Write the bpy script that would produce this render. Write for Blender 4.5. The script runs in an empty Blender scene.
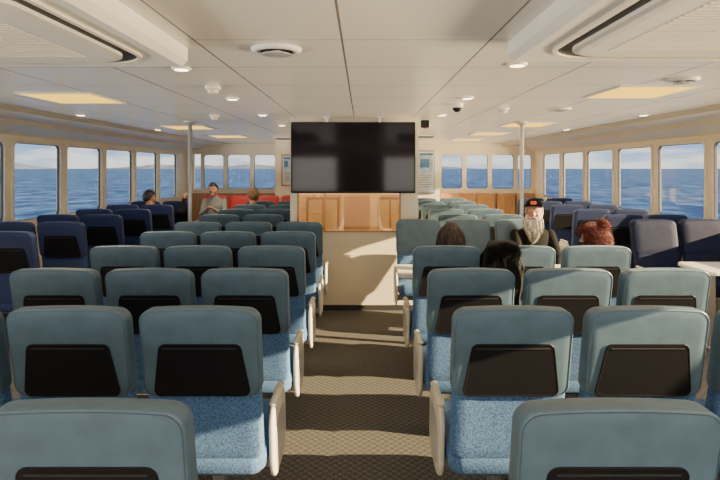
import bpy, bmesh, math, random
import numpy as np
from mathutils import Vector, Matrix, noise
random.seed(4)
scene = bpy.context.scene
COL = scene.collection
H = 1.62; CEIL = 2.19
XL, XR, YB, YF = -4.05, 4.0, -2.6, 12.6

# ------------------------------------------------------------------ materials
def nodes(name):
    m = bpy.data.materials.new(name); m.use_nodes = True
    nt = m.node_tree; b = nt.nodes['Principled BSDF']
    return m, nt, b
def mat(name, col, rough=.5, metal=0., ns=None, na=.15, bump=0., stretch=None, detail=4, emit=None, es=0, spec=None):
    m, nt, b = nodes(name)
    b.inputs['Base Color'].default_value = (*col, 1)
    b.inputs['Roughness'].default_value = rough
    b.inputs['Metallic'].default_value = metal
    if spec is not None: b.inputs['Specular IOR Level'].default_value = spec
    if ns:
        tc = nt.nodes.new('ShaderNodeTexCoord'); mp = nt.nodes.new('ShaderNodeMapping')
        if stretch: mp.inputs['Scale'].default_value = stretch
        n = nt.nodes.new('ShaderNodeTexNoise'); n.inputs['Scale'].default_value = ns; n.inputs['Detail'].default_value = detail
        r = nt.nodes.new('ShaderNodeValToRGB')
        r.color_ramp.elements[0].position = .35; r.color_ramp.elements[1].position = .65
        r.color_ramp.elements[0].color = (*[c*(1-na) for c in col], 1)
        r.color_ramp.elements[1].color = (*[min(1, c*(1+na)) for c in col], 1)
        L = nt.links.new
        L(tc.outputs['Object'], mp.inputs['Vector']); L(mp.outputs[0], n.inputs['Vector'])
        L(n.outputs['Fac'], r.inputs['Fac']); L(r.outputs['Color'], b.inputs['Base Color'])
        if bump:
            bp = nt.nodes.new('ShaderNodeBump'); bp.inputs['Strength'].default_value = bump; bp.inputs['Distance'].default_value = .004
            L(n.outputs['Fac'], bp.inputs['Height']); L(bp.outputs['Normal'], b.inputs['Normal'])
    if emit:
        b.inputs['Emission Color'].default_value = (*emit, 1); b.inputs['Emission Strength'].default_value = es
    return m

M_teal = mat('teal_leatherette', (.082, .140, .196), .45, ns=14, na=.09, bump=.25, detail=8)
M_seam = mat('dark_teal_piping', (.045, .08, .11), .6, ns=60, na=.1)
M_blue = mat('blue_fabric', (.068, .152, .32), .9, ns=130, na=.42, bump=.3)
M_navy = mat('navy_leatherette', (.026, .040, .112), .5, ns=60, na=.08, bump=.1, spec=.35)
M_navy2 = mat('navy_leatherette_shaded', (.010, .016, .052), .6, ns=14, na=.12, bump=.25, spec=.2)  # same navy with shade put into the colour, for seats the sun washes out
M_navyf = mat('navy_fabric', (.03, .05, .15), .9, ns=160, na=.4, bump=.4)
M_red = mat('red_leatherette', (.42, .013, .018), .5, ns=60, na=.08)
M_black = mat('black_plastic', (.007, .007, .009), .5, ns=120, na=.1, spec=.22)
M_black2 = mat('dark_grey_plastic', (.025, .025, .03), .5, ns=120, na=.1)
M_cream = mat('cream_plastic', (.80, .73, .60), .4, ns=15, na=.03)
M_arm = mat('pale_grey_armrest_plastic', (.62, .58, .50), .4, ns=15, na=.03)
M_wall = mat('cream_wall', (.82, .73, .56), .33, ns=3, na=.03)
M_white = mat('white_enamel', (.80, .78, .72), .4, ns=8, na=.02)
M_metal = mat('brushed_metal', (.45, .45, .46), .35, .9, ns=40, na=.08)
M_steel = mat('painted_steel', (.5, .5, .5), .35, .3, ns=40, na=.04)
M_armwood = mat('tan_arm_pad', (.42, .2, .07), .5, ns=12, na=.2, stretch=(1, .1, 1))
M_gasket = mat('dark_rubber', (.03, .03, .035), .6, ns=40, na=.1)
M_table = mat('pale_laminate', (.75, .72, .66), .35, ns=10, na=.03)
M_lampy = mat('warm_lamp_diffuser', (.4, .22, .03), .6, emit=(1., .60, .05), es=2.0)
M_lampd = mat('downlight_lens', (.9, .8, .6), .5, emit=(1., .78, .45), es=8)
M_screen = mat('tv_glass', (.006, .004, .010), .07, spec=.15)
M_skin = mat('skin', (.43, .21, .13), .55, ns=30, na=.06)
M_lip = mat('lips', (.36, .12, .10), .5)
M_eye = mat('eye_white', (.55, .50, .46), .25)
M_iris = mat('iris', (.03, .02, .015), .2)

def wood():
    m, nt, b = nodes('honey_wood'); L = nt.links.new
    tc = nt.nodes.new('ShaderNodeTexCoord'); mp = nt.nodes.new('ShaderNodeMapping'); mp.inputs['Scale'].default_value = (6, 6, .7)
    n = nt.nodes.new('ShaderNodeTexNoise'); n.inputs['Scale'].default_value = 5; n.inputs['Detail'].default_value = 6; n.inputs['Distortion'].default_value = .8
    r = nt.nodes.new('ShaderNodeValToRGB')
    r.color_ramp.elements[0].position = .3; r.color_ramp.elements[0].color = (.38, .18, .065, 1)
    r.color_ramp.elements[1].position = .7; r.color_ramp.elements[1].color = (.58, .33, .15, 1)
    L(tc.outputs['Object'], mp.inputs[0]); L(mp.outputs[0], n.inputs['Vector']); L(n.outputs['Fac'], r.inputs[0]); L(r.outputs[0], b.inputs['Base Color'])
    b.inputs['Roughness'].default_value = .4
    return m
M_wood = wood()

def carpet():
    m, nt, b = nodes('carpet_tiles'); L = nt.links.new
    tc = nt.nodes.new('ShaderNodeTexCoord')
    ch = nt.nodes.new('ShaderNodeTexChecker'); ch.inputs['Scale'].default_value = 38
    ch.inputs['Color1'].default_value = (.060, .057, .053, 1); ch.inputs['Color2'].default_value = (.105, .100, .093, 1)
    n = nt.nodes.new('ShaderNodeTexNoise'); n.inputs['Scale'].default_value = 90; n.inputs['Detail'].default_value = 4
    mx = nt.nodes.new('ShaderNodeMixRGB'); mx.blend_type = 'MULTIPLY'; mx.inputs[0].default_value = .8
    r = nt.nodes.new('ShaderNodeValToRGB'); r.color_ramp.elements[0].position = .35; r.color_ramp.elements[1].position = .62
    r.color_ramp.elements[0].color = (.45, .45, .45, 1); r.color_ramp.elements[1].color = (1.4, 1.4, 1.4, 1)
    L(tc.outputs['Object'], ch.inputs['Vector']); L(tc.outputs['Object'], n.inputs['Vector']); L(n.outputs['Fac'], r.inputs[0])
    L(ch.outputs['Color'], mx.inputs[1]); L(r.outputs[0], mx.inputs[2]); L(mx.outputs[0], b.inputs['Base Color'])
    b.inputs['Roughness'].default_value = .95
    bp = nt.nodes.new('ShaderNodeBump'); bp.inputs['Strength'].default_value = .4; bp.inputs['Distance'].default_value = .003
    L(n.outputs['Fac'], bp.inputs['Height']); L(bp.outputs[0], b.inputs['Normal'])
    return m
M_carpet = carpet()

def ceiling_mat():
    m, nt, b = nodes('ceiling_panels'); L = nt.links.new
    tc = nt.nodes.new('ShaderNodeTexCoord'); sp = nt.nodes.new('ShaderNodeSeparateXYZ'); L(tc.outputs['Object'], sp.inputs[0])
    def M(op, a, c=None):
        n = nt.nodes.new('ShaderNodeMath'); n.operation = op
        if not isinstance(a, (int, float)): L(a, n.inputs[0])
        else: n.inputs[0].default_value = a
        if c is not None:
            if isinstance(c, (int, float)): n.inputs[1].default_value = c
            else: L(c, n.inputs[1])
        return n.outputs[0]
    def seam(out, off, p, w):
        f = M('FRACT', M('DIVIDE', M('SUBTRACT', out, off), p))
        return M('GREATER_THAN', M('ABSOLUTE', M('SUBTRACT', f, .5)), .5-w/p/2)
    sx = seam(sp.outputs[0], -.09-.66*10, .66, .010); sy = seam(sp.outputs[1], -12.1, .66, .007)
    s = M('MAXIMUM', sx, sy)
    mx = nt.nodes.new('ShaderNodeMixRGB'); L(s, mx.inputs[0])
    n = nt.nodes.new('ShaderNodeTexNoise'); n.inputs['Scale'].default_value = 1.2
    r = nt.nodes.new('ShaderNodeValToRGB'); r.color_ramp.elements[0].color = (.73, .70, .635, 1); r.color_ramp.elements[1].color = (.79, .76, .695, 1)
    L(tc.outputs['Object'], n.inputs['Vector']); L(n.outputs['Fac'], r.inputs[0]); L(r.outputs[0], mx.inputs[1]); mx.inputs[2].default_value = (.18, .16, .14, 1)
    L(mx.outputs[0], b.inputs['Base Color']); b.inputs['Roughness'].default_value = .25
    return m
M_ceil = ceiling_mat()

def glass(name, fac, tint=(.95, .97, .98)):
    m = bpy.data.materials.new(name); m.use_nodes = True; nt = m.node_tree; nt.nodes.clear(); L = nt.links.new
    o = nt.nodes.new('ShaderNodeOutputMaterial'); t = nt.nodes.new('ShaderNodeBsdfTransparent'); t.inputs[0].default_value = (*tint, 1)
    g = nt.nodes.new('ShaderNodeBsdfGlossy'); g.inputs['Roughness'].default_value = .03
    mx = nt.nodes.new('ShaderNodeMixShader'); mx.inputs[0].default_value = fac
    L(t.outputs[0], mx.inputs[1]); L(g.outputs[0], mx.inputs[2]); L(mx.outputs[0], o.inputs[0])
    return m
M_glass = glass('window_glass', .03); M_glass2 = glass('reflective_glass', .42, (1, .86, .66))

def sea_mat():
    m, nt, b = nodes('sea_water'); L = nt.links.new
    tc = nt.nodes.new('ShaderNodeTexCoord')
    mp = nt.nodes.new('ShaderNodeMapping'); mp.inputs['Scale'].default_value = (.35, .16, 1)
    n = nt.nodes.new('ShaderNodeTexNoise'); n.inputs['Scale'].default_value = .55; n.inputs['Detail'].default_value = 10; n.inputs['Roughness'].default_value = .7
    r = nt.nodes.new('ShaderNodeValToRGB'); r.color_ramp.elements[0].position = .42; r.color_ramp.elements[1].position = .64
    r.color_ramp.elements[0].color = (.006, .032, .12, 1); r.color_ramp.elements[1].color = (.07, .15, .33, 1)
    bp = nt.nodes.new('ShaderNodeBump'); bp.inputs['Strength'].default_value = .8; bp.inputs['Distance'].default_value = .8
    L(tc.outputs['Object'], mp.inputs[0]); L(mp.outputs[0], n.inputs['Vector']); L(n.outputs['Fac'], r.inputs[0]); L(r.outputs[0], b.inputs['Base Color'])
    L(n.outputs['Fac'], bp.inputs['Height']); L(bp.outputs[0], b.inputs['Normal'])
    b.inputs['Roughness'].default_value = .65; b.inputs['Specular IOR Level'].default_value = .05
    return m

# ------------------------------------------------------------------ mesh helpers
def mk(name, V, F, m, parent=None, smooth=False, mats=None, fm=None, origin=None):
    me = bpy.data.meshes.new(name)
    if origin is not None:
        o = Vector(origin); V = [Vector(v)-o for v in V]
    me.from_pydata([tuple(v) for v in V], [], [tuple(f) for f in F])
    if mats:
        for x in mats: me.materials.append(x)
        if fm:
            for i, p in enumerate(me.polygons): p.material_index = fm[i]
    else: me.materials.append(m)
    bm = bmesh.new(); bm.from_mesh(me); bmesh.ops.recalc_face_normals(bm, faces=bm.faces); bm.to_mesh(me); bm.free()
    if smooth:
        for p in me.polygons: p.use_smooth = True
    ob = bpy.data.objects.new(name, me); COL.objects.link(ob)
    if origin is not None: ob.location = origin
    if parent: ob.parent = parent
    return ob

def G(): return ([], [])
def add(g, V, F):
    n = len(g[0]); g[0].extend([Vector(v) for v in V]); g[1].extend([tuple(i+n for i in f) for f in F])
def boxg(g, x0, x1, y0, y1, z0, z1, bev=0):
    bm = bmesh.new(); bmesh.ops.create_cube(bm, size=1)
    for v in bm.verts: v.co = Vector(((x0+x1)/2+v.co.x*(x1-x0), (y0+y1)/2+v.co.y*(y1-y0), (z0+z1)/2+v.co.z*(z1-z0)))
    if bev: bmesh.ops.bevel(bm, geom=bm.edges[:], offset=bev, segments=2, profile=.5, affect='EDGES')
    bm.verts.index_update()
    add(g, [v.co.copy() for v in bm.verts], [[v.index for v in f.verts] for f in bm.faces]); bm.free()
def box(name, x0, x1, y0, y1, z0, z1, m, parent=None, bev=0, origin=None):
    g = G(); boxg(g, x0, x1, y0, y1, z0, z1, bev)
    if origin is None and parent is None: origin = ((x0+x1)/2, (y0+y1)/2, min(z0, z1))
    return mk(name, g[0], g[1], m, parent, origin=origin)

def rrect(w, h, r, n=5, cx=0, cy=0, wtop=None, arch=0):
    pts = []
    for (sx, sy, a0) in ((1, 1, 0), (-1, 1, 90), (-1, -1, 180), (1, -1, 270)):
        ww = (wtop if (wtop and sy > 0) else w)
        for i in range(n+1):
            a = math.radians(a0+90*i/n)
            pts.append([sx*(ww/2-r)+r*math.cos(a), sy*(h/2-r)+r*math.sin(a)])
    if arch:
        out = []
        for i, p in enumerate(pts):
            out.append(p)
            if i == n:
                q = pts[n+1]
                for k in range(1, 6): out.append([p[0]+(q[0]-p[0])*k/6, p[1]])
        pts = out
        for p in pts:
            if p[1] > 0: p[1] += arch*(1-(2*p[0]/w)**2)*(p[1]/(h/2))
    return [(p[0]+cx, p[1]+cy) for p in pts]

def pillow(g, outline, layers, mapf):
    cx = (min(p[0] for p in outline)+max(p[0] for p in outline))/2; cy = (min(p[1] for p in outline)+max(p[1] for p in outline))/2
    hw = (max(p[0] for p in outline)-min(p[0] for p in outline))/2; hh = (max(p[1] for p in outline)-min(p[1] for p in outline))/2
    V = []; F = []; N = len(outline)
    for (w, d) in layers:
        sx = (hw-d)/hw; sy = (hh-d)/hh
        for p in outline: V.append(mapf(cx+(p[0]-cx)*sx, cy+(p[1]-cy)*sy, w))
    for k in range(len(layers)-1):
        for i in range(N):
            j = (i+1) % N; F.append((k*N+i, k*N+j, (k+1)*N+j, (k+1)*N+i))
    F.append(tuple(range(N))[::-1]); F.append(tuple(range((len(layers)-1)*N, len(layers)*N)))
    add(g, V, F)

def lathe(g, prof, c, n=24, axis='z'):
    V = []; F = []
    for (r, h) in prof:
        for i in range(n):
            a = 2*math.pi*i/n; V.append((c[0]+r*math.cos(a), c[1]+r*math.sin(a), c[2]+h))
    for k in range(len(prof)-1):
        for i in range(n):
            j = (i+1) % n; F.append((k*n+i, k*n+j, (k+1)*n+j, (k+1)*n+i))
    F.append(tuple(range(n))); F.append(tuple(range((len(prof)-1)*n, len(prof)*n)))
    add(g, V, F)

def empty(name, loc, label, cat, group=None, rot=0):
    e = bpy.data.objects.new(name, None); e.empty_display_size = .1; COL.objects.link(e)
    e.location = loc; e.rotation_euler = (0, 0, rot); tag(e, label, cat, group); return e
def tag(o, label, cat, group=None):
    o['label'] = label; o['category'] = cat
    if group: o['group'] = group
def struct(o, label=None):
    o['kind'] = 'structure'
    if label: o['label'] = label
    return o
def clone(root, loc, rot=0, label=None, group=None, skip=()):
    c = root.copy(); c.location = loc; c.rotation_euler = (0, 0, rot); COL.objects.link(c)
    if label: c['label'] = label
    if group: c['group'] = group
    for ch in list(root.children):
        if ch.name.split('.')[0] in skip: continue
        d = ch.copy(); d.parent = c; COL.objects.link(d)
        for s in list(ch.children):
            e = s.copy(); e.parent = d; COL.objects.link(e)
    return c

# ------------------------------------------------------------------ shell
struct(box('floor', XL-.1, XR+.1, YB, YF+.1, -.1, 0, M_carpet, origin=(0, 0, 0)), 'dark charcoal patterned carpet floor')
FX = 3.2
g = G(); boxg(g, XL-.1, XR+.1, YB, YF+.1, CEIL, CEIL+.1)
struct(mk('ceiling', g[0], g[1], M_ceil), 'off-white panelled ceiling with thin seams')
def soffit(side, X):
    s = -1 if side == 'left' else 1
    xin = s*FX; z1 = 1.98
    prof = [(xin, CEIL), (xin+s*.06, CEIL-.04), (xin+s*.42, CEIL-.06), (xin+s*.47, CEIL-.11), (X-s*.03, z1+.02), (X-s*.03, z1-.02), (X+s*.05, z1-.02), (X+s*.05, CEIL)]
    V = []; F = []
    for y in (YB, YF): V += [(p[0], y, p[1]) for p in prof]
    n = len(prof)
    for i in range(n): F.append((i, (i+1) % n, n+(i+1) % n, n+i))
    F.append(tuple(range(n))); F.append(tuple(range(n, 2*n)))
    o = mk('trim_1' if s < 0 else 'trim_2', V, F, M_wall); struct(o, 'cream sloped soffit above the side windows')
soffit('left', XL); soffit('right', XR)

ZW0, ZW1 = .98, 1.93
wn = [0]
def window(axis, pos, a0, a1, z0, z1, sgn):
    wn[0] += 1
    ca, cz = (a0+a1)/2, (z0+z1)/2; w, h = a1-a0, z1-z0
    if axis == 'x': org = (pos, ca, z0); mp = lambda u, v, d: (sgn*d, u, v+h/2)
    else: org = (ca, pos, z0); mp = lambda u, v, d: (u, sgn*d, v+h/2)
    root = bpy.data.objects.new('window_%d' % wn[0], None); COL.objects.link(root); root.location = org; struct(root, 'rounded ferry window with cream frame')
    def ring(name, wo, ho, ro, wi, hi, ri, d0, d1, m):
        A = rrect(wo, ho, ro, 6); B = rrect(wi, hi, ri, 6); N = len(A); V = []; F = []
        for d in (d0, d1):
            V += [mp(p[0], p[1], d) for p in A]; V += [mp(p[0], p[1], d) for p in B]
        for i in range(N):
            j = (i+1) % N
            F += [(i, j, N+j, N+i), (2*N+i, 2*N+j, 3*N+j, 3*N+i), (i, j, 2*N+j, 2*N+i), (N+i, N+j, 3*N+j, 3*N+i)]
        o = mk(name, V, F, m, root); return o
    ring('frame', w+.06, h+.05, .02, w-.025, h-.025, .07, .010, -.02, M_cream)
    ring('gasket', w-.012, h-.012, .075, w-.04, h-.04, .065, -.005, -.035, M_gasket)
    g = G(); pillow(g, rrect(w-.02, h-.02, .07, 5), [(-.022, 0), (-.028, 0)], mp); mk('glass', g[0], g[1], M_glass, root)
    return root

def side_wall(name, X, s, wins):
    g = G(); x0, x1 = (X-.05, X) if s < 0 else (X, X+.05)
    boxg(g, x0, x1, YB, YF, 0, ZW0); boxg(g, x0, x1, YB, YF, ZW1, CEIL)
    ys = [YB]+[v for w in wins for v in w]+[YF]
    for i in range(0, len(ys), 2):
        if ys[i+1] > ys[i]: boxg(g, x0, x1, ys[i], ys[i+1], ZW0, ZW1)
    struct(mk(name, g[0], g[1], M_wall), 'cream side wall with a row of large windows')
    for w in wins: window('x', X, w[0], w[1], ZW0, ZW1, -s)
LW = [(6.31+1.14*k, 6.31+1.14*k+.99) for k in range(-7, 5)]
RW = [(6.34+1.165*k, 6.34+1.165*k+1.03) for k in range(-7, 5)]
side_wall('wall_left', XL, -1, LW); side_wall('wall_right', XR, 1, RW)
FWz = (1.13, 1.94)
FW = [(-3.9, -3.74), (-3.68, -3.20), (-3.13, -2.58), (-2.51, -2.0), (1.83, 2.33), (2.40, 2.92), (2.99, 3.52), (3.59, 3.93)]
g = G(); boxg(g, XL, XR, YF, YF+.1, 0, FWz[0]); boxg(g, XL, XR, YF, YF+.1, FWz[1], CEIL)
xs = [XL]+[v for w in FW for v in w]+[XR]
for i in range(0, len(xs), 2): boxg(g, xs[i], xs[i+1], YF, YF+.1, *FWz)
struct(mk('wall_front', g[0], g[1], M_wall), 'cream forward wall with lookout windows')
for w in FW[1:]: window('y', YF, w[0], w[1], *FWz, -1)
def dado(name, x0, x1, n):
    g = G(); w = (x1-x0)/n
    for i in range(n): boxg(g, x0+i*w+.03, x0+(i+1)*w-.03, YF-.12, YF-.005, 0, 1.04, .004)
    struct(mk(name, g[0], g[1], M_wood), 'honey wood dado panels under the forward windows')
dado('trim_3', XL+.02, -1.9, 4); dado('trim_4', 1.7, XR-.02, 5)
BW = [(-3.4, -2.2), (-1.9, -.7), (.6, 1.8), (2.1, 3.3)]
g = G(); boxg(g, XL, XR, YB-.1, YB, 0, 1.0); boxg(g, XL, XR, YB-.1, YB, 1.9, CEIL)
xs = [XL]+[v for w in BW for v in w]+[XR]
for i in range(0, len(xs), 2): boxg(g, xs[i], xs[i+1], YB-.1, YB, 1.0, 1.9)
struct(mk('wall_back', g[0], g[1], M_wall), 'cream aft wall with windows')
for w in BW: window('y', YB, w[0], w[1], 1.0, 1.9, 1)

CY = 11.2
g = G(); boxg(g, -1.79, 1.6, CY, CY+1.0, 0, CEIL)
struct(mk('wall_core', g[0], g[1], M_wall), 'cream service core wall')
def board(x0, x1, z0, z1, kind, label):
    r = empty('notice_board', ((x0+x1)/2, CY-.002, z0), label, 'notice board')
    w, h = x1-x0, z1-z0
    g = G(); boxg(g, -w/2, w/2, -.03, 0, 0, h, .006); mk('frame', g[0], g[1], M_metal if kind else M_wood, r)
    pm = [mat('poster_pale_blue', (.42, .55, .66), .6, ns=7, na=.3), mat('poster_white', (.72, .74, .74), .6, ns=9, na=.1), mat('poster_deep_blue', (.08, .20, .38), .6, ns=9, na=.3), mat('poster_ink', (.1, .12, .15), .6)]
    g = G(); fm = []
    def q(a, b, c, d, i, t=.0):
        n = len(g[1]); boxg(g, a, b, -.034-t, -.029, c, d); fm.extend([i]*(len(g[1])-n))
    q(-w/2+.03, w/2-.03, .03, h-.03, 1)
    q(-w/2+.045, w/2-.045, h*.48, h-.06, 0, .001); q(-w/2+.06, w/2-.12, h*.6, h*.8, 2, .002); q(-w/2+.045, w/2-.045, h-.10, h-.055, 2, .003)
    for k in range(6): q(-w/2+.05, w/2-.06-.02*(k % 3), h*.42-k*h*.055, h*.42-k*h*.055+.01, 3, .001)
    mk('poster', g[0], g[1], None, r, mats=pm, fm=fm)
board(1.13, 1.5, 1.1, 1.98, 1, 'metal framed board with a pale blue chart')
board(-1.66, -1.4, 1.25, 1.9, 0, 'wood framed notice board with pale blue sheets')

# stairwell enclosure
SX0, SX1, SY0, SY1 = -.82, .64, 6.2, 8.4
g = G()
boxg(g, SX0, SX1, SY0, SY0+.06, 0, .89)
boxg(g, SX0, SX0+.08, SY0, SY0+.06, .89, CEIL)
boxg(g, .44, SX1, SY0, SY0+.06, .89, CEIL)
boxg(g, SX0+.08, .44, SY0, SY0+.06, 2.0, CEIL)
boxg(g, SX0, SX0+.05, SY0+.06, SY1, 0, CEIL); boxg(g, SX1-.05, SX1, SY0+.06, SY1, 0, CEIL)
boxg(g, SX0, SX1, SY1-.05, SY1, 0, CEIL)
struct(mk('wall_stairwell', g[0], g[1], M_wall), 'cream stairwell enclosure with an open glazed upper part')
g = G()
for (a, b, c, d) in ((SX0+.08, .44, .89, .908), (SX0+.08, .44, 1.98, 2.0), (SX0+.08, SX0+.098, .908, 1.98), (.422, .44, .908, 1.98), (-.43, -.415, .908, 1.98)):
    boxg(g, a, b, SY0-.012, SY0+.05, c, d)
struct(mk('trim_5', g[0], g[1], M_wood), 'thin honey wood frame around the stairwell glazing')
g = G(); boxg(g, SX0+.09, .43, SY0+.028, SY0+.034, .9, 1.99); o = mk('window_%d' % (wn[0]+1), g[0], g[1], M_glass2); struct(o, 'reflective glazing of the stairwell'); wn[0] += 1
struct(box('trim_6', -.24, .10, 7.0, 7.06, .0, 1.26, M_wood), 'wood panel inside the stairwell')
g = G()
for (a, b, c, d) in ((-.74, -.30, 1.20, 1.23), (-.74, -.71, .3, 1.20), (-.33, -.30, .3, 1.20), (-.53, -.51, .3, 1.20), (.2, .5, 1.20, 1.23), (.2, .22, .3, 1.20), (.36, .38, .3, 1.20)):
    boxg(g, a, b, 7.2, 7.24, c, d)
struct(mk('trim_7', g[0], g[1], M_wood), 'thin wooden handrail frames inside the stairwell')
struct(box('baseboard_stairwell', SX0-.005, SX1+.005, SY0-.012, SY0, 0, .06, M_gasket), 'dark rubber skirting')
struct(box('baseboard_left', XL, XL+.012, YB, YF, 0, .08, M_gasket), 'dark skirting')
struct(box('baseboard_right', XR-.012, XR, YB, YF, 0, .08, M_gasket), 'dark skirting')
for (x, y, e) in ((-.35, 6.75, 26), (.2, 7.6, 26)):  # added fill lamps without fixtures, brightening the space behind the glazing
    l = bpy.data.lights.new('stairwell_fill', 'AREA'); l.shape = 'DISK'; l.size = .3; l.energy = e; l.color = (1, .76, .42)
    o = bpy.data.objects.new('stairwell_fill', l); COL.objects.link(o); o.location = (x, y, CEIL-.03)

# television
tv = empty('television', (-.10, 6.06, 1.34), 'large black flat screen television hung from the ceiling', 'television')
g = G(); pillow(g, rrect(1.38, .79, .012, 3, 0, .395), [(-.022, .004), (-.026, 0), (.02, 0), (.03, .01)], lambda u, v, w: (u, w, v)); mk('bezel', g[0], g[1], M_black, tv)
g = G(); boxg(g, -.678, .678, -.0275, -.0255, .02, .775); mk('screen', g[0], g[1], M_screen, tv)
g = G(); boxg(g, -.45, .45, .03, .075, .1, .65, .01); mk('rear_housing', g[0], g[1], M_black2, tv)
for x in (-.3, .3):
    g = G(); boxg(g, x-.02, x+.02, .075, .10, .2, CEIL-1.34, .004); boxg(g, x-.05, x+.05, .05, .13, CEIL-1.352, CEIL-1.34); mk('ceiling_bracket', g[0], g[1], M_metal, tv)

# poles
for (x, y) in ((-2.12, 6.7), (1.98, 6.75)):
    p = empty('support_pole', (x, y, 0), 'slim grey painted steel pole from floor to ceiling', 'pole', 'support poles')
    g = G(); lathe(g, [(.025, .012), (.025, CEIL-.01)], (0, 0, 0), 20); mk('tube', g[0], g[1], M_steel, p, True)
    g = G(); lathe(g, [(.065, 0), (.065, .012), (.03, .03)], (0, 0, 0), 20); mk('base_flange', g[0], g[1], M_steel, p)
    g = G(); lathe(g, [(.03, CEIL-.035), (.075, CEIL-.012), (.075, CEIL)], (0, 0, 0), 20); mk('ceiling_flange', g[0], g[1], M_steel, p)

# ------------------------------------------------------------------ ceiling equipment
def lamp_panel():
    r = empty('ceiling_light_panel', (0, 0, 0), 'square ceiling light panel glowing warm yellow', 'ceiling light', 'ceiling light panels')
    g = G()
    for (a, b, c, d) in ((-.29, .29, -.32, -.30), (-.29, .29, .30, .32), (-.29, -.27, -.30, .30), (.27, .29, -.30, .30)): boxg(g, a, b, c, d, -.010, 0)
    mk('frame', g[0], g[1], M_white, r)
    g = G(); boxg(g, -.27, .27, -.30, .30, -.007, -.001); mk('diffuser', g[0], g[1], M_lampy, r)
    return r
base = lamp_panel(); base.location = (-2.34, 4.42, CEIL)
pos = [(2.07, 4.07), (-2.42, 7.6), (2.15, 7.1), (-2.4, 9.8), (2.1, 9.0), (-2.34, 1.2), (2.07, .9), (-2.34, -1.2), (2.07, -1.2), (2.1, 10.9)]
for p in pos: clone(base, (p[0], p[1], CEIL))
for p in [(-2.34, 4.42)]+pos:
    l = bpy.data.lights.new('panel_lamp', 'AREA'); l.shape = 'RECTANGLE'; l.size = .5; l.size_y = .56; l.energy = 19; l.color = (1, .82, .56); l.spread = math.radians(125)
    o = bpy.data.objects.new('panel_lamp', l); COL.objects.link(o); o.location = (p[0], p[1], CEIL-.012)

def downlight():
    r = empty('downlight', (0, 0, 0), 'small round recessed downlight with white rim, lit', 'downlight', 'ceiling downlights')
    g = G(); lathe(g, [(.038, -.002), (.042, -.012), (.052, -.010), (.056, 0)], (0, 0, 0), 20); mk('rim', g[0], g[1], M_white, r)
    g = G(); lathe(g, [(.036, -.014), (.036, -.002)], (0, 0, 0), 20); mk('lens', g[0], g[1], M_lampd, r)
    return r
dl = downlight(); dl.location = (-1.03, 3.1, CEIL)
for p in [(-1.06, 4.45), (-1.06, 5.8), (-1.06, 7.2), (-1.06, 8.6), (.85, 2.98), (.85, 4.4), (.85, 5.8), (.85, 7.2), (.85, 8.6), (3.0, 5.8), (-3.0, 5.8), (3.0, 8), (-3.0, 8.)]: clone(dl, (p[0], p[1], CEIL))

def diffuser(x, y, s, label):
    r = empty('air_diffuser', (x, y, CEIL), label, 'air vent')
    g = G(); lathe(g, [(.15*s, 0), (.15*s, -.008), (.125*s, -.018), (.105*s, -.018), (.10*s, -.01)], (0, 0, 0), 28); mk('outer_cone', g[0], g[1], M_white, r, True)
    g = G(); lathe(g, [(.03*s, 0), (.03*s, -.022), (.085*s, -.026), (.085*s, -.030), (.03*s, -.036)], (0, 0, 0), 28); mk('inner_disc', g[0], g[1], M_steel, r)
    g = G(); lathe(g, [(.099*s, -.011), (.099*s, -.0125)], (0, 0, 0), 28); mk('shadow_gap', g[0], g[1], M_black2, r)
diffuser(-.41, 2.60, .8, 'round white ceiling air diffuser with a metal disc')
diffuser(2.05, 3.48, .65, 'small round white ceiling air diffuser')
diffuser(1.9, 5.2, .65, 'small round white ceiling air diffuser')
for (x, y) in ((-1.05, 3.83), (-1.6, 5.9), (1.35, 5.2)):
    r = empty('smoke_detector', (x, y, CEIL), 'round white smoke detector', 'smoke detector', 'smoke detectors')
    g = G(); lathe(g, [(.055, 0), (.055, -.012), (.045, -.02)], (0, 0, 0), 20); mk('base', g[0], g[1], M_white, r)
    g = G(); lathe(g, [(.036, -.02), (.038, -.035), (.03, -.045), (.01, -.047)], (0, 0, 0), 20); mk('sensor_head', g[0], g[1], M_cream, r, True)
r = empty('security_camera', (.845, 4.84, CEIL), 'small white dome security camera on the ceiling', 'security camera')
g = G(); lathe(g, [(.055, 0), (.055, -.03), (.045, -.035)], (0, 0, 0), 20); mk('housing', g[0], g[1], M_white, r)
g = G(); lathe(g, [(.04, -.033), (.038, -.05), (.026, -.066), (.01, -.073)], (0, 0, 0), 20); mk('dome', g[0], g[1], M_black, r, True)
r = empty('loudspeaker', (.75, 6.5, CEIL), 'small black ceiling speaker with a red lens', 'speaker')
g = G(); boxg(g, -.05, .05, -.04, .04, -.09, 0, .01); mk('housing', g[0], g[1], M_black, r)
g = G(); lathe(g, [(.02, -.09), (.02, -.1)], (0, 0, 0), 16); mk('lens', g[0], g[1], M_red, r)

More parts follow.
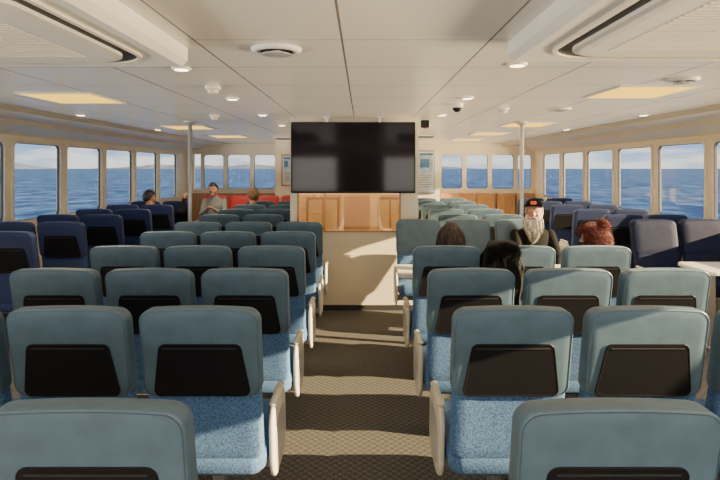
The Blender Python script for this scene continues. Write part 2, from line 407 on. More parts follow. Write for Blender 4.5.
def ac_unit(x0, x1, y0, y1, label):
    w, d = abs(x1-x0), y1-y0
    r = empty('air_conditioner', ((x0+x1)/2, (y0+y1)/2, CEIL), label, 'air conditioner', 'ceiling air conditioners')
    g = G(); pillow(g, rrect(w, d, .012, 3), [(0, 0), (-.06, .0), (-.085, .018), (-.09, .022)], lambda u, v, z: (u, v, z)); mk('housing', g[0], g[1], M_white, r)
    g = G(); pillow(g, rrect(w-.22, d-.28, .2, 8), [(-.088, 0), (-.093, 0)], lambda u, v, z: (u, v, z)); mk('air_slot', g[0], g[1], M_black2, r)
    g = G(); pillow(g, rrect(w-.33, d-.43, .16, 8), [(-.092, .0), (-.106, .0), (-.112, .02), (-.114, .05)], lambda u, v, z: (u, v, z)); mk('panel', g[0], g[1], M_white, r)
    A = rrect(w-.20, d-.26, .21, 8); B = rrect(w-.235, d-.295, .195, 8); N = len(A); V = []; F = []
    for z in (-.088, -.1):
        V += [(p[0], p[1], z) for p in A]+[(p[0], p[1], z) for p in B]
    for i in range(N):
        j = (i+1) % N; F += [(2*N+i, 2*N+j, 3*N+j, 3*N+i), (i, j, 2*N+j, 2*N+i), (N+i, N+j, 3*N+j, 3*N+i)]
    mk('slot_rim', V, F, M_cream, r)
    g = G()
    n = 22
    for i in range(n):
        y = -(d-.75)/2+(d-.75)*i/(n-1); boxg(g, -(w-.6)/2, (w-.6)/2, y-.007, y+.007, -.117, -.113)
    mk('intake_grille', g[0], g[1], M_cream, r)
ac_unit(-2.15, -.83, 1.2, 2.60, 'white ceiling cassette air conditioner with dark rounded air slot')
ac_unit(.66, 1.98, 1.1, 2.48, 'white ceiling cassette air conditioner with dark rounded air slot')

for (x, y) in ((.95, 9.6), (-1.3, 10.2)):
    r = empty('ceiling_vent', (x, y, CEIL), 'long louvred white ceiling vent', 'air vent', 'louvred ceiling vents')
    g = G(); boxg(g, -.35, .35, -.2, .2, -.02, 0, .005); mk('frame', g[0], g[1], M_white, r)
    g = G()
    for i in range(9): boxg(g, -.31, .31, -.17+i*.04, -.155+i*.04, -.028, -.019)
    mk('louvres', g[0], g[1], M_black2, r)

# ------------------------------------------------------------------ seats
def yback(z): return (1.07-z)*.2
def build_seat(cap, fab, pocket=True, label='', group='', seamm=None):
    r = empty('ferry_seat', (0, 0, 0), label, 'seat', group)
    mp = lambda u, v, w: (u, w+yback(v), v)
    g = G(); pillow(g, rrect(.455, .64, .05, 6, 0, .725, arch=.006), [(.004, .12), (.000, .06), (.000, .015), (.004, .004), (.015, 0), (.055, 0), (.066, .006), (.072, .03), (.074, .1)], mp)
    mk('backrest', g[0], g[1], fab, r, True)
    g = G(); pillow(g, rrect(.470, .362, .048, 8, 0, .881, arch=.010, wtop=.470), [(-.008, .14), (-.0085, .04), (-.008, .008), (-.0055, .0025), (.0, 0), (.055, 0), (.069, .004), (.076, .02), (.079, .08)], mp)
    hcv = mk('head_cover', g[0], g[1], cap, r, True)
    A = rrect(.4585, .352, .045, 8, 0, .881, arch=.010); B = rrect(.4545, .348, .043, 8, 0, .881, arch=.010); N = len(A)
    V = [mp(p[0], p[1], -.0092) for p in A]+[mp(p[0], p[1], -.0092) for p in B]+[mp(p[0], p[1], -.006) for p in A]+[mp(p[0], p[1], -.006) for p in B]; F = []
    for i in range(N):
        j = (i+1) % N; F += [(i, j, N+j, N+i), (i, j, 2*N+j, 2*N+i), (N+i, N+j, 3*N+j, 3*N+i)]
    mk('piping', V, F, seamm or cap, hcv)
    if pocket:
        g = G(); pillow(g, rrect(.385, .225, .028, 6, 0, .815, wtop=.332), [(-.006, 0), (-.011, .0005), (-.0130, .002), (-.0130, .006), (-.0122, .008), (-.0122, .06)], mp)
        mk('back_pocket', g[0], g[1], M_black, r, False)
        g = G(); pillow(g, rrect(.29, .006, .0025, 2, 0, .908), [(-.012, 0), (-.0150, .001)], mp); mk('pocket_rim', g[0], g[1], M_black2, r)
    g = G(); pillow(g, rrect(.47, .46, .06, 6, 0, .36), [(.335, .06), (.34, .02), (.36, .004), (.40, 0), (.435, .002), (.455, .014), (.466, .04), (.47, .1)], lambda u, v, w: (u, v, w+(v-.2)*.06))
    mk('seat_cushion', g[0], g[1], fab, r, True)
    g = G(); boxg(g, -.255, .255, .31, .37, .285, .335, .006); mk('support_beam', g[0], g[1], M_metal, r)
    g = G(); boxg(g, -.025, .025, .30, .38, .03, .29, .006); boxg(g, -.03, .03, .12, .56, 0, .035, .01); mk('leg', g[0], g[1], M_metal, r)
    return r
def end_arm(r, s):
    g = G()
    out = rrect(.35, .34, .10, 8, .36, .435)
    x = s*.256
    pillow(g, out, [(-.012, .010), (-.009, .003), (-.005, 0), (.005, 0), (.009, .003), (.012, .010)], lambda u, v, w: (x+w, u+(v-.42)*-.12, v))
    a = mk('armrest', g[0], g[1], M_arm, r, True)
    g = G(); pillow(g, rrect(.25, .22, .06, 5, .36, .42), [(.010*s, 0), (.0135*s, .003), (.0135*s, .02)], lambda u, v, w: (x+w, u+(v-.42)*-.12, v)); mk('side_panel', g[0], g[1], M_steel, a)
    g = G(); pillow(g, rrect(.036, .26, .016, 4, 0, .34), [(.596, .004), (.602, 0), (.610, .006)], lambda u, v, w: (x+u, v, w)); mk('arm_pad', g[0], g[1], M_arm, a, True)
    return a
def mid_arm(r, s):
    g = G(); x = s*.262
    pillow(g, rrect(.030, .34, .013, 3, 0, .33), [(.605, .004), (.612, 0), (.632, 0), (.64, .006)], lambda u, v, w: (x+u, v, w))
    boxg(g, x-.008, x+.008, .16, .21, .30, .62, .003)
    return mk('armrest', g[0], g[1], M_armwood, r)

LT = 'teal ferry seat with blue fabric back and black pocket'
LN = 'dark navy ferry seat with black pocket on the back'
templates = {}
def seat_kind(kind, arms):
    cap, fab = {'teal': (M_teal, M_blue), 'tealf': (M_teal, M_blue), 'navy': (M_navy, M_navyf), 'navyf': (M_navy2, M_navy2), 'red': (M_red, M_red)}[kind]
    lab = {'teal': LT, 'tealf': 'teal ferry seat with blue fabric at a table', 'navy': LN, 'navyf': 'dark navy ferry seat at a side table', 'red': 'bright red ferry seat near the forward windows'}[kind]
    grp = {'teal': 'teal seats in the centre rows', 'tealf': 'teal seats in the centre rows', 'navy': 'navy seats beside the windows', 'navyf': 'navy seats beside the windows', 'red': 'red seats at the forward end'}[kind]
    r = build_seat(cap, fab, True, lab, grp, M_seam if 'teal' in kind else cap)
    if 'L' in arms: end_arm(r, -1)
    if 'R' in arms: end_arm(r, 1)
    if 'm' in arms: mid_arm(r, 1)
    return r
def put(kind, arms, x, y, rot=0):
    key = (kind, arms)
    if key in templates: return clone(templates[key], (x, y, 0), rot)
    r = seat_kind(kind, arms); r.location = (x, y, 0); r.rotation_euler = (0, 0, rot); templates[key] = r
    return r
LC = [-1.68, -1.16, -.64]; RC = [.595, 1.125, 1.655]
rows = [1.24, 2.12, 2.94, 3.81, 4.68, 5.53]
for y in rows:
    for i, x in enumerate(LC): put('teal', ('Lm', 'm', 'R')[i], x, y)
for y in (6.4, 7.27, 8.14, 9.01):
    for i, x in enumerate(LC[:2]): put('teal', ('Lm', 'R')[i], x-.01, y)
for y in rows[:4]:
    for i, x in enumerate(RC): put('teal', ('Lm', 'm', 'R')[i], x, y)
for i, x in enumerate(RC): put('tealf', ('Lm', 'm', 'R')[i], RC[2-i], 5.85, math.pi)
for y in (6.4, 7.27, 8.14, 9.01, 9.9):
    for i, x in enumerate(RC[1:]): put('teal', ('Lm', 'R')[i], x, y)
for y in (4.68, 5.53, 6.4, 7.27, 8.14, 9.01):
    for i, x in enumerate((-3.6, -3.08)): put('navy', ('Lm', 'R')[i], x, y)
for i, x in enumerate((3.62, 3.1)): put('navyf', ('Lm', 'R')[i], x, 5.85, math.pi)
for y in (6.4, 7.27, 8.14, 9.01, 9.9):
    for i, x in enumerate((3.08, 3.6)): put('navy', ('Lm', 'R')[i], x, y)
for i, x in enumerate((-1.38, -1.90, -2.42, -2.94)): put('red', ('Lm', 'm', 'm', 'R')[i], x, 10.95, math.pi)

def table(x0, x1, y0, y1, label):
    r = empty('table', ((x0+x1)/2, (y0+y1)/2, 0), label, 'table', 'tables between facing seats')
    w, d = x1-x0, y1-y0
    g = G(); pillow(g, rrect(w, d, .05, 5), [(.705, .006), (.71, 0), (.732, 0), (.738, .004)], lambda u, v, z: (u, v, z)); mk('table_top', g[0], g[1], M_table, r)
    for s in (-1, 1):
        g = G(); boxg(g, s*w*.33-.03, s*w*.33+.03, -.03, .03, .02, .705, .006); boxg(g, s*w*.33-.04, s*w*.33+.04, -.2, .2, 0, .03, .008); mk('leg', g[0], g[1], M_metal, r)
table(.30, 1.9, 4.52, 4.98, 'pale laminate table between facing teal seats')
table(2.95, 3.9, 4.6, 5.12, 'pale laminate table beside the window')

# ------------------------------------------------------------------ outside
sea = mk('sea', [(-6000, -6000, -6), (6000, -6000, -6), (6000, 6000, -6), (-6000, 6000, -6)], [(0, 1, 2, 3)], sea_mat()); sea['kind'] = 'stuff'; tag(sea, 'open blue rippled sea around the ferry', 'sea')
M_isl = mat('hazy_island', (.08, .11, .16), .9, ns=.004, na=.25)
def island(x0, y0, x1, y1, hmax, seed):
    n = 120; V = []; F = []
    d = Vector((x1-x0, y1-y0, 0)); nrm = Vector((-d.y, d.x, 0)).normalized()*300
    for i in range(n+1):
        t = i/n; p = Vector((x0, y0, 0))+d*t; e = min(1, 6*t, 6*(1-t))
        h = hmax*e*(.45+.55*abs(noise.noise(Vector((t*5+seed, 0, 0))))*1.6+.12*noise.noise(Vector((t*30, seed, 0))))
        V += [p-nrm+Vector((0, 0, -6.5)), p+Vector((0, 0, h-6)), p+nrm+Vector((0, 0, -6.5))]
    for i in range(n):
        a = 3*i; F += [(a, a+1, a+4, a+3), (a+1, a+2, a+5, a+4)]
    o = mk('island', V, F, M_isl, None, True); tag(o, 'low hazy wooded island on the horizon', 'island', 'islands on the horizon')
island(-3500, 1500, -3000, 5200, 140, 1.3)
island(-2600, 5200, 1200, 5600, 70, 7.7)

# ------------------------------------------------------------------ people
def tube(g, cs, rx, ry, ax, ay, n=16):
    V = []; F = []; m = len(cs)
    for k in range(m):
        for i in range(n):
            a = 2*math.pi*i/n; V.append(Vector(cs[k])+Vector(ax)*rx[k]*math.cos(a)+Vector(ay)*ry[k]*math.sin(a))
    for k in range(m-1):
        for i in range(n):
            j = (i+1) % n; F.append((k*n+i, k*n+j, (k+1)*n+j, (k+1)*n+i))
    F.append(tuple(range(n))); F.append(tuple(range((m-1)*n, m*n))); add(g, V, F)
def capsule(g, p0, p1, r0, r1, n=12, flat=1., ref=None):
    p0, p1 = Vector(p0), Vector(p1); d = p1-p0
    d = d.normalized() if d.length > 1e-6 else Vector((0, 0, 1))
    ref = Vector(ref) if ref is not None else (Vector((0, 0, 1)) if abs(d.z) < .9 else Vector((0, 1, 0)))
    u = d.cross(ref).normalized(); v = u.cross(d).normalized()
    cs, rs = [], []
    for a in (-82, -55, -28, 0): a = math.radians(a); cs.append(p0+d*r0*math.sin(a)); rs.append(r0*math.cos(a))
    for a in (0, 28, 55, 82): a = math.radians(a); cs.append(p1+d*r1*math.sin(a)); rs.append(r1*math.cos(a))
    tube(g, cs, rs, [x*flat for x in rs], u, v, n)
def strand(g, pts, r):
    V = []; F = []; n = len(pts)
    for k, p in enumerate(pts):
        rr = r*(1-.85*(k/(n-1))**2)
        d = (pts[min(k+1, n-1)]-pts[max(k-1, 0)]).normalized(); u = d.cross(Vector((.3, .5, .1))).normalized(); v = d.cross(u)
        for j in range(3):
            a = 2.0944*j; V.append(p+u*rr*math.cos(a)+v*rr*math.sin(a))
    for k in range(n-1):
        for j in range(3): F.append((3*k+j, 3*k+(j+1) % 3, 3*k+3+(j+1) % 3, 3*k+3+j))
    add(g, V, F)
def ico(sub):
    bm = bmesh.new(); bmesh.ops.create_icosphere(bm, subdivisions=sub, radius=1); bm.verts.index_update()
    r = ([v.co.copy() for v in bm.verts], [[v.index for v in f.verts] for f in bm.faces]); bm.free(); return r
ICO4 = ico(5); ICO2 = ico(2)
def headpt(p, off=0.):
    x, y, z = p
    w = 1-.34*max(0, -z)**1.6
    X = (.077+off)*x*w
    Y = (.097+off)*y
    if z < 0 and y < 0: Y *= 1-.42*(-z)
    if z < 0 and y > 0: Y *= 1-.10*(-z)
    if y > .6: Y *= 1-.10*(y-.6)/.4
    Z = (.118+off)*z
    if off == 0 and y > .5:
        for s in (-1, 1):
            d = ((X-s*.031)**2+(Z-.002)**2)/(.013**2); Y -= .009*math.exp(-d)
        Y += .006*math.exp(-(((Z-.026)/.010)**2+((abs(X)-.03)/.025)**2))
    return Vector((X, Y, Z))
def remesh(g, vox, smooth=4, fac=.5):
    me = bpy.data.meshes.new('tmp'); me.from_pydata([tuple(v) for v in g[0]], [], g[1])
    bm = bmesh.new(); bm.from_mesh(me); bmesh.ops.recalc_face_normals(bm, faces=bm.faces); bm.to_mesh(me); bm.free()
    o = bpy.data.objects.new('tmp', me); COL.objects.link(o)
    r = o.modifiers.new('r', 'REMESH'); r.mode = 'VOXEL'; r.voxel_size = vox
    if smooth:
        s = o.modifiers.new('s', 'SMOOTH'); s.iterations = smooth; s.factor = fac
    dg = bpy.context.evaluated_depsgraph_get(); dg.update()
    ev = o.evaluated_get(dg); m2 = ev.to_mesh()
    V = [v.co.copy() for v in m2.vertices]; F = [tuple(p.vertices) for p in m2.polygons]
    ev.to_mesh_clear(); bpy.data.objects.remove(o); bpy.data.meshes.remove(me)
    return V, F
def ik(S, W, l1, l2, pole):
    S, W = Vector(S), Vector(W); d = W-S; L = min(d.length, (l1+l2)*.999); dn = d.normalized()
    a = (l1*l1-l2*l2+L*L)/(2*L); h = math.sqrt(max(1e-6, l1*l1-a*a))
    p = Vector(pole); p = (p-dn*p.dot(dn)).normalized()
    return S+dn*a+p*h

def person(loc, rot, label, top, pants, hairm, hair='short', skin=M_skin, lean=(0, 0), yaw=0., pitch=0., hands=None, vox=.009, scale=1., beard=None, cap=None, sleeves=True, hl=.20, curl=.004):
    r = empty('person', loc, label, 'person', rot=rot); r.scale = (scale,)*3
    def LN_(p):
        t = max(0, p[2]-.5); return Vector((p[0]+lean[0]*t, p[1]+lean[1]*t, p[2]))
    g = G(); bones = []
    cs = [(0, 0, .44), (0, .0, .50), (0, -.01, .60), (0, -.03, .72), (0, -.05, .84), (0, -.06, .92), (0, -.06, .965), (0, -.055, 1.0), (0, -.05, 1.02)]
    tube(g, [LN_(c) for c in cs], [.13, .17, .165, .155, .172, .178, .15, .09, .055], [.09, .12, .125, .118, .12, .10, .085, .065, .052], (1, 0, 0), (0, 1, 0), 24)
    bones.append((LN_((0, -.01, .56)), LN_((0, -.06, .92)), .13, 1))
    bones.append((LN_((-.1, -.01, .58)), LN_((.1, -.01, .58)), .11, 1))
    bones.append((LN_((-.15, -.06, .93)), LN_((.15, -.06, .93)), .07, 1))
    hc = LN_((0, .0, 1.15)); nb = LN_((0, -.05, 1.0))
    capsule(g, nb, hc+Vector((0, -.02, -.06)), .056, .052, 16); bones.append((nb+Vector((0, 0, .035)), hc+Vector((0, -.02, -.06)), .052, 0))
    if hands is None: hands = [(-.10, .34, .64), (.10, .34, .64)]
    finger = G()
    for s, hd in ((-1, hands[0]), (1, hands[1])):
        S = LN_((s*.172, -.06, .925)); W = Vector(hd); E = ik(S, W, .28, .25, (s*.7, -.5, -.8))
        W = E+(W-E).normalized()*.25
        capsule(g, S, E, .056, .045); capsule(g, E, W, .045, .033)
        bones.append((S, E, .055, 1)); bones.append((E, E+(W-E)*.93, .040, 1 if sleeves else 0))
        f = (W-E).normalized(); up = Vector((0, 0, 1)) if abs(f.z) < .8 else Vector((0, -1, 0))
        sd = f.cross(up).normalized(); n = sd.cross(f).normalized()
        capsule(g, W, W+f*.075, .028, .036, 12, .5, n); bones.append((W+f*.01, W+f*.075, .03, 0))
        for i in range(4):
            b = W+f*.095+sd*(-.0285+.019*i); L = (.036, .043, .040, .031)[i]
            m1 = b+(f*.9-n*.35).normalized()*L; m2 = m1+(f*.45-n*.9).normalized()*L*.75
            capsule(finger, b-f*.02, m1, .0088, .0080, 8); capsule(finger, m1, m2, .0080, .0068, 8)
        tb = W+f*.03-sd*.025*s; t1 = tb+(f*.6-sd*s*.75-n*.2).normalized()*.04; t2 = t1+(f*.9-n*.3-sd*s*.1).normalized()*.028
        capsule(finger, tb, t1, .011, .0095, 8); capsule(finger, t1, t2, .0095, .008, 8)
        Hp = Vector((s*.09, .02, .53)); K = Vector((s*.13, .45, .53)); A = Vector((s*.13, .46, .11)); T = Vector((s*.14, .61, .045))
        capsule(g, Hp, K, .085, .062, 16); capsule(g, K, A, .060, .042, 14); capsule(g, A+Vector((0, -.02, -.06)), T, .042, .036, 12)
        bones += [(Hp, K, .075, 2), (K, A, .05, 2), (A+Vector((0, -.02, -.07)), T, .04, 3)]
    R = Matrix.Translation(hc) @ Matrix.Rotation(yaw, 4, 'Z') @ Matrix.Rotation(pitch, 4, 'X')
    hV = [R @ headpt(p) for p in ICO4[0]]; add(g, hV, ICO4[1])
    def hcap(a, b, ra, rb, fl=1.): capsule(g, R @ Vector(a), R @ Vector(b), ra, rb, 10, fl)
    hcap((0, .082, .010), (0, .104, -.028), .007, .0125)
    hcap((-.010, .092, -.030), (.010, .092, -.030), .008, .008)
    hcap((-.016, .080, -.060), (.016, .080, -.060), .0075, .0075)
    hcap((-.012, .070, -.098), (.012, .070, -.098), .018, .018)
    for s in (-1, 1):
        hcap((s*.076, -.008, .012), (s*.074, .0, -.022), .014, .009)
        hcap((s*.035, .068, -.022), (s*.045, .055, -.03), .018, .018)
    bones.append((hc+Vector((0, 0, -.03)), hc+Vector((0, 0, .05)), .09, 0))
    V, F = remesh(g, vox, 3)
    C = np.array([np.mean([V[i] for i in f], axis=0) for f in F])
    best = np.full(len(F), 1e9); idx = np.zeros(len(F), int)
    for (a, b, rad, mi) in bones:
        a = np.array(a); b = np.array(b); ab = b-a; t = np.clip(((C-a)@ab)/max(1e-9, ab@ab), 0, 1)
        d = np.linalg.norm(C-(a+t[:, None]*ab), axis=1)-rad; k = d < best; best[k] = d[k]; idx[k] = mi
    lp = np.array(R @ Vector((0, .088, -.060))); dd = C-lp
    Ri = np.array(R.to_3x3().inverted()); ld = dd@Ri.T
    idx[(np.abs(ld[:, 0]) < .024) & (np.abs(ld[:, 2]) < .007) & (ld[:, 1] > -.02) & (np.abs(ld[:, 1]) < .03)] = 4
    fm = list(idx)
    gg = (list(V), list(F)); n0 = len(F); add(gg, finger[0], finger[1]); fm += [0]*(len(gg[1])-n0)
    mk('body', gg[0], gg[1], None, r, True, [skin, top, pants, M_black2, M_lip], [int(i) for i in fm])
    for s in (-1, 1):
        g2 = G(); c = R @ Vector((s*.031, .0765, .002)); add(g2, [c+(R.to_3x3() @ Vector((p.x*.0115, p.y*.010, p.z*.0065))) for p in ICO2[0]], ICO2[1]); e = mk('eye', g2[0], g2[1], M_eye, r, True)
        g2 = G(); c2 = R @ Vector((s*.031, .0835, .002)); add(g2, [c2+p*.0052 for p in ICO2[0]], ICO2[1]); mk('iris', g2[0], g2[1], M_iris, e, True)
        g2 = G(); capsule(g2, R @ Vector((s*.015, .089, .020)), R @ Vector((s*.046, .077, .020)), .0045, .0035, 8); mk('eyebrow', g2[0], g2[1], hairm, r, True)
    g3 = G(); hv = []
    for p in ICO4[0]:
        x, y, z = p
        line = .45 if y > .45 else (.45-(.45-y)*1.1 if y > -.1 else -.15-(-.1-y)*.6)
        if hair in ('long', 'messy'): line -= .05 if y > .45 else .2
        t = max(0, min(1, (z-line)/.12+.5))
        nz = noise.noise(Vector((x*7, y*7, z*2.5)))
        q = headpt(p, .014+.006*nz); qi = headpt(p)*.86
        hv.append(R @ (qi.lerp(q, t)))
    add(g3, hv, ICO4[1])
    rnd = random.Random(int(abs(loc[0])*1000))
    hs = G()
    if hair in ('long', 'messy', 'bun'):
        for i in range(1500 if hair == 'bun' else 1300):
            base_ = i < 60
            top_s = hair == 'bun' and i > 1000
            a = math.radians(rnd.uniform(0, 360) if top_s else rnd.uniform(-205, 25)); sx, sy = math.cos(a), math.sin(a)
            if sy > .35 and not top_s: continue
            h0 = rnd.uniform(.07, .118) if top_s else rnd.uniform(-.02, .114)
            k = math.sqrt(max(.03, 1-(h0/.125)**2))
            p = Vector((sx*.090*k, sy*.108*k, h0)); L = h0+hl+rnd.uniform(-.04, .03)
            if hair == 'bun' and not base_ and i % 4: L *= .6
            if top_s: L = rnd.uniform(.03, .05)
            ns_ = 7; fl = rnd.uniform(1.02, 1.10 if hair == 'long' else 1.30); pts = [p]; ph = rnd.uniform(0, 6.28); c_ = curl*rnd.uniform(.6, 1.6)
            for j in range(ns_):
                t = (j+1)/ns_; z = h0-L*t
                kk = math.sqrt(max(.03, 1-(max(z, 0)/.125)**2))
                off = Vector((math.cos(ph+t*9), math.sin(ph+t*9), .5*math.sin(ph*2+t*7)))*c_*(.5+t)
                pts.append(Vector((sx*.094*kk*(1+(fl-1)*t), sy*.110*kk*(1+(fl-1)*t), z))+off)
            pts = [R @ q for q in pts]
            if base_:
                for j in range(ns_): capsule(g3, pts[j]*1., pts[j+1], .011*(1-.5*j/ns_), .011*(1-.5*(j+1)/ns_), 6)
            else: strand(hs, pts, .0026)
    if hair == 'bun':
        c = Vector((0, -.080, .100))
        capsule(g3, R @ (c+Vector((-.015, 0, 0))), R @ (c+Vector((.015, -.01, .01))), .038, .036, 12)
        for i in range(420):
            d = Vector((rnd.uniform(-1, 1), rnd.uniform(-1, 1), rnd.uniform(-1, 1))).normalized(); e = d.cross(Vector((rnd.uniform(-1, 1), .4, rnd.uniform(-1, 1)))).normalized()
            strand(hs, [R @ (c+d*.036), R @ (c+d*.044+e*.02), R @ (c+d*.046+e*.04-d*.01), R @ (c+d*rnd.uniform(.035, .065)+e*.06-d*.02)], .0026)
    hV2, hF2 = remesh(g3, .006 if vox < .01 else .009, 1)
    gh = (list(hV2), list(hF2)); add(gh, hs[0], hs[1])
    mk('hair', gh[0], gh[1], hairm, r, True)
    if beard:
        gb = G(); gs = G()
        for i in range(1500):
            base_ = i < 80
            t = rnd.random(); lay = rnd.random(); a = math.radians(-82+164*t); px = math.sin(a)*.066; py = math.cos(a)*.042+.030
            top_ = Vector((px, py+.008-.015*lay, -.078+.055*abs(math.sin(a))-.012*lay)); L = (.13+.08*math.cos(a)**2)*rnd.uniform(.65, 1.1)
            pts = [top_]; ph = rnd.uniform(0, 6.28); sp_ = rnd.uniform(1.1, 1.45)
            for j in range(5):
                u = (j+1)/5
                pts.append(Vector((px*(1+(sp_-1)*math.sin(u*2.3))+.009*math.cos(ph+u*7)*u, py+.028*math.sin(u*2.2)-.02*lay*u+.009*math.sin(ph+u*7)*u, top_.z-L*u)))
            pts = [R @ q for q in pts]
            if base_:
                for j in range(5): capsule(gb, pts[j], pts[j+1], .012*(1-.6*j/5), .012*(1-.6*(j+1)/5), 6)
            else: strand(gs, pts, .0026)
        for s in (-1, 1):
            capsule(gb, R @ Vector((s*.004, .096, -.047)), R @ Vector((s*.036, .080, -.070)), .008, .006, 8)
            capsule(gb, R @ Vector((s*.074, .010, -.005)), R @ Vector((s*.066, .030, -.06)), .010, .016, 8)
        bV, bF = remesh(gb, .005, 1)
        gh = (list(bV), list(bF)); add(gh, gs[0], gs[1])
        mk('beard', gh[0], gh[1], beard, r, True)
    if cap:
        gc = G(); cv = []
        for p in ICO4[0]:
            x, y, z = p; q = headpt((x, y, z), .022)
            if z < .36: q = headpt((x, y, max(-1, z)), .022); q.z = .36*.140; q.x *= .96 if z < .1 else 1; q.y *= .96 if z < .1 else 1
            cv.append(R @ (q+Vector((0, 0, .004))))
        add(gc, cv, ICO4[1]); c = mk('cap', gc[0], gc[1], cap, r, True)
        gp = G(); V = []; F = []
        for k, zt in enumerate((.0, -.005)):
            for i in range(13):
                a = math.radians(20+140*i/12)
                for q in (0, 1):
                    xx = math.cos(a)*(.088 if q == 0 else .080); yy = math.sin(a)*(.108 if q == 0 else .140)
                    V.append(R @ Vector((xx, yy, .062+.002*q+zt-1.6*xx*xx)))
        for i in range(12):
            a = 2*i; F += [(a, a+1, a+3, a+2), (26+a, 26+a+1, 26+a+3, 26+a+2), (a+1, a+3, 26+a+3, 26+a+1), (a, a+2, 26+a+2, 26+a)]
        add(gp, V, F); mk('brim', gp[0], gp[1], cap, c, True)
        ge = G(); pillow(ge, rrect(.06, .036, .014, 4), [(0, 0), (.004, .002)], lambda u, v, w: R @ Vector((u, .106+w-2*u*u-.5*v, .090+v))); mk('cap_badge', ge[0], ge[1], mat('orange_badge', (.75, .12, .04), .7, ns=90, na=.3), c)
    return r

M_hairbl = mat('dark_brown_hair', (.030, .015, .010), .55, ns=60, na=.5)
M_hairred = mat('auburn_hair', (.085, .013, .009), .6, ns=60, na=.5, spec=.3)
M_hairgr = mat('grey_white_hair', (.40, .37, .33), .8, ns=60, na=.35, spec=.2)
M_hairbr = mat('light_brown_hair', (.18, .09, .04), .6, ns=40, na=.4)
M_hblack = mat('black_hair', (.015, .012, .012), .5, ns=40, na=.4)
M_blk = mat('black_cloth', (.007, .007, .008), .9, ns=60, na=.3, bump=.3, spec=.2)
M_gry = mat('grey_knit', (.22, .22, .21), .9, ns=90, na=.25, bump=.3)
M_jean = mat('denim', (.05, .08, .16), .9, ns=120, na=.25)
M_purp = mat('plum_cloth', (.10, .03, .06), .9, ns=60, na=.2)
M_green = mat('olive_cloth', (.07, .08, .05), .9, ns=60, na=.2)

person((1.74, 5.46, 0), math.pi, 'black cap, long grey beard, dark jacket, seated at the table', M_blk, M_jean, M_hairgr, 'short', lean=(.03, .02), yaw=-.35, pitch=.12, vox=.0065, beard=M_hairgr, cap=M_blk, scale=1.02)
person((.62, 4.12, 0), 0, 'long dark brown hair and dark top, seated at the table', M_blk, M_jean, M_hairbl, 'messy', lean=(.10, .05), yaw=-.75, pitch=-.1, vox=.009, scale=.94, hl=.16, curl=.008)
person((1.69, 4.12, 0), 0, 'tied-up auburn hair and plum top, seated at the table', M_purp, M_jean, M_hairred, 'bun', lean=(.12, .05), yaw=.9, pitch=-.05, vox=.009, scale=.945, hl=.09, curl=.012)
person((-2.88, 10.62, 0), math.pi, 'grey knit shirt, seated on red seats with hands raised', M_gry, M_jean, M_hblack, 'short', lean=(0, .15), vox=.011, hands=[(-.06, .28, .80), (.06, .28, .80)], scale=1.05)
person((-1.69, 8.46, 0), 0, 'short light brown hair, olive top, seated in a teal seat', M_green, M_jean, M_hairbr, 'short', yaw=.5, vox=.012, scale=1.03)
person((-3.14, 8.46, 0), 0, 'black hair and black top, raising an arm beside the window', M_blk, M_jean, M_hblack, 'short', lean=(-.3, .1), yaw=-.9, vox=.012, hands=[(-.05, .30, .90), (.30, .22, 1.12)], scale=1.0)

def jacket(x0, x1, Y, n=44):
    V = []; F = []
    path = []
    for i in range(10): z = .82+i*(1.08-.82)/9; path.append((.092+yback(z), z, (0, 1, 0)))
    path += [(.070, 1.090, (0, .5, .8)), (.035, 1.096, (0, 0, 1)), (.002, 1.090, (0, -.5, .8))]
    for i in range(24): z = 1.08-i*(1.08-.56)/23; path.append((-.024+yback(z), z, (0, -1, 0)))
    N = n+1; P = len(path)
    for sft in (0, 1):
        for k, (y, z, nn) in enumerate(path):
            for i in range(N):
                t = i/n; e = k/(P-1)
                wd = .60+.40*min(1, abs(k-11)/9.)
                if k > 26: wd *= 1-.2*(k-26)/10
                x = (x0+x1)/2+(x1-x0)*(t-.5)*wd
                fold = abs(noise.noise(Vector((x*13+e*3, e*2.2, 1.3))))
                am = min(1, max(0, abs(k-11)-2)/6)
                f = .030*(1-fold*3)*am if fold < .33 else 0
                f += noise.noise(Vector((x*30, e*10, 4)))*.006
                edge = .035*noise.noise(Vector((e*6, t*2, 9)))
                q = Vector((x+edge, Y+y, z))+Vector(nn)*(max(0, f)+.003+.008*sft)
                if k >= P-5: q.z += .07*noise.noise(Vector((x*12, 3, 3)))-.06*math.sin(t*math.pi)
                V.append(q)
    o = P*N
    for k in range(P-1):
        for i in range(n):
            a = k*N+i; F += [(a, a+1, a+N+1, a+N), (o+a, o+a+1, o+a+N+1, o+a+N)]
    for k in range(P-1):
        for i in (0, n): a = k*N+i; F.append((a, a+N, o+a+N, o+a))
    for i in range(n):
        for k in (0, P-1): a = k*N+i; F.append((a, a+1, o+a+1, o+a))
    root = empty('jacket', ((x0+x1)/2, Y, .6), 'black padded jacket draped over the back of a teal seat', 'jacket')
    V = [v-Vector(root.location) for v in V]
    mk('jacket_body', V, F, mat('black_padded_cloth', (.013, .013, .015), .75, ns=60, na=.3, bump=.3, spec=.3), root, True)
    rnd = random.Random(3); gc = G(); lo = Vector(root.location)
    for i in range(1800):
        t = rnd.random(); c = Vector((x0+.05+(x1-x0-.1)*t, Y-.02+rnd.uniform(-.03, .03), 1.06+.030*math.sin(math.pi*t)-rnd.random()**2*.10))-lo
        d = Vector((rnd.uniform(-1, 1), rnd.uniform(-1, .5), rnd.uniform(-.8, .6))).normalized()
        strand(gc, [c, c+d*.014, c+d*.026+Vector((0, 0, -.006)), c+d*.032+Vector((0, 0, -.016))], .0035)
    mk('fur_collar', gc[0], gc[1], M_blk, root, True)
jacket(.83, 1.13, 3.81)

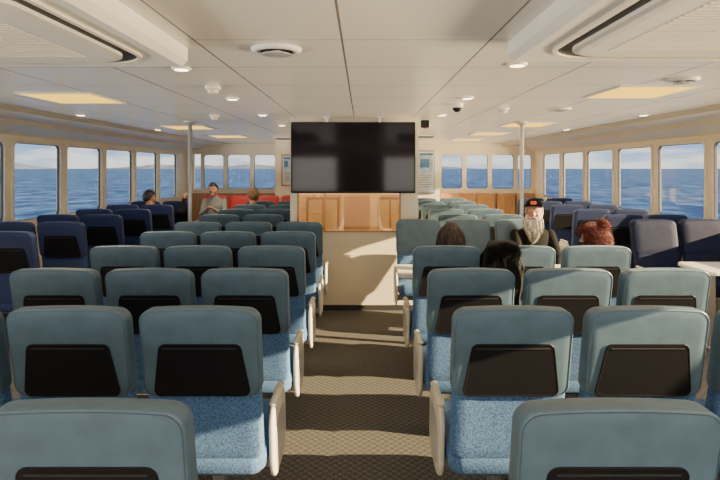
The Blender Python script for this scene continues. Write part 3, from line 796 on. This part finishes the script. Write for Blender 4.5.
# ------------------------------------------------------------------ light
w = bpy.data.worlds.new('World'); scene.world = w; w.use_nodes = True; nt = w.node_tree; L = nt.links.new; bg = nt.nodes['Background']
tc = nt.nodes.new('ShaderNodeTexCoord'); sp = nt.nodes.new('ShaderNodeSeparateXYZ'); L(tc.outputs['Generated'], sp.inputs[0])
r = nt.nodes.new('ShaderNodeValToRGB'); e = r.color_ramp.elements
e[0].position = 0; e[0].color = (.66, .73, .83, 1); e[1].position = .5; e[1].color = (.14, .30, .62, 1)
a = e.new(.04); a.color = (.28, .47, .80, 1)
L(sp.outputs[2], r.inputs[0])
mp = nt.nodes.new('ShaderNodeMapping'); mp.inputs['Scale'].default_value = (1, 1, 5); n = nt.nodes.new('ShaderNodeTexNoise'); n.inputs['Scale'].default_value = 7; n.inputs['Detail'].default_value = 7
L(tc.outputs['Generated'], mp.inputs[0]); L(mp.outputs[0], n.inputs['Vector'])
r2 = nt.nodes.new('ShaderNodeValToRGB'); r2.color_ramp.elements[0].position = .45; r2.color_ramp.elements[1].position = .56
mx = nt.nodes.new('ShaderNodeMixRGB'); L(n.outputs['Fac'], r2.inputs[0]); L(r2.outputs[0], mx.inputs[0]); L(r.outputs[0], mx.inputs[1]); mx.inputs[2].default_value = (1.0, .98, .95, 1)
L(mx.outputs[0], bg.inputs[0]); bg.inputs[1].default_value = 1.45
sun = bpy.data.lights.new('sun', 'SUN'); sun.energy = 38; sun.angle = .006; sun.color = (1, .71, .38)
so = bpy.data.objects.new('sun', sun); COL.objects.link(so); so.rotation_euler = Vector((-1, .235, -.295)).to_track_quat('-Z', 'Y').to_euler(); so.location = (10, -5, 8)
for wv in BW:  # added fill lamps at the aft windows, brightening seat backs and ceiling
    l = bpy.data.lights.new('aft_fill', 'AREA'); l.shape = 'RECTANGLE'; l.size = 1.2; l.size_y = .9; l.energy = 38; l.color = (1, .90, .76)
    o = bpy.data.objects.new('aft_fill', l); COL.objects.link(o); o.location = ((wv[0]+wv[1])/2, YB+.06, 1.45); o.rotation_euler = (math.radians(90), 0, 0)
for (x, e, c) in ((22, 28000, (1, .75, .44)), (-22, 9500, (1, .90, .78))):  # added fill lamps outside, below the sills, brightening the ceiling like sea glare
    l = bpy.data.lights.new('sea_bounce_fill', 'AREA'); l.shape = 'RECTANGLE'; l.size = 26; l.size_y = 3; l.energy = e; l.color = c
    o = bpy.data.objects.new('sea_bounce_fill', l); COL.objects.link(o); o.location = (x, 4, -3.4)
    d = Vector((-x, 0, 5.2)).normalized(); zc = -d; xc = Vector((0, 1, 0)); yc = zc.cross(xc)
    o.rotation_euler = Matrix((xc, yc, zc)).transposed().to_euler()

# ------------------------------------------------------------------ camera
cam = bpy.data.cameras.new('camera'); co = bpy.data.objects.new('camera', cam); COL.objects.link(co)
co.location = (0, 0, H); co.rotation_euler = (math.radians(90), 0, 0); cam.sensor_width = 36; cam.lens = 27.2; cam.shift_y = -.1; cam.shift_x = -.003
cam.clip_end = 20000; cam.clip_start = .05
scene.camera = co
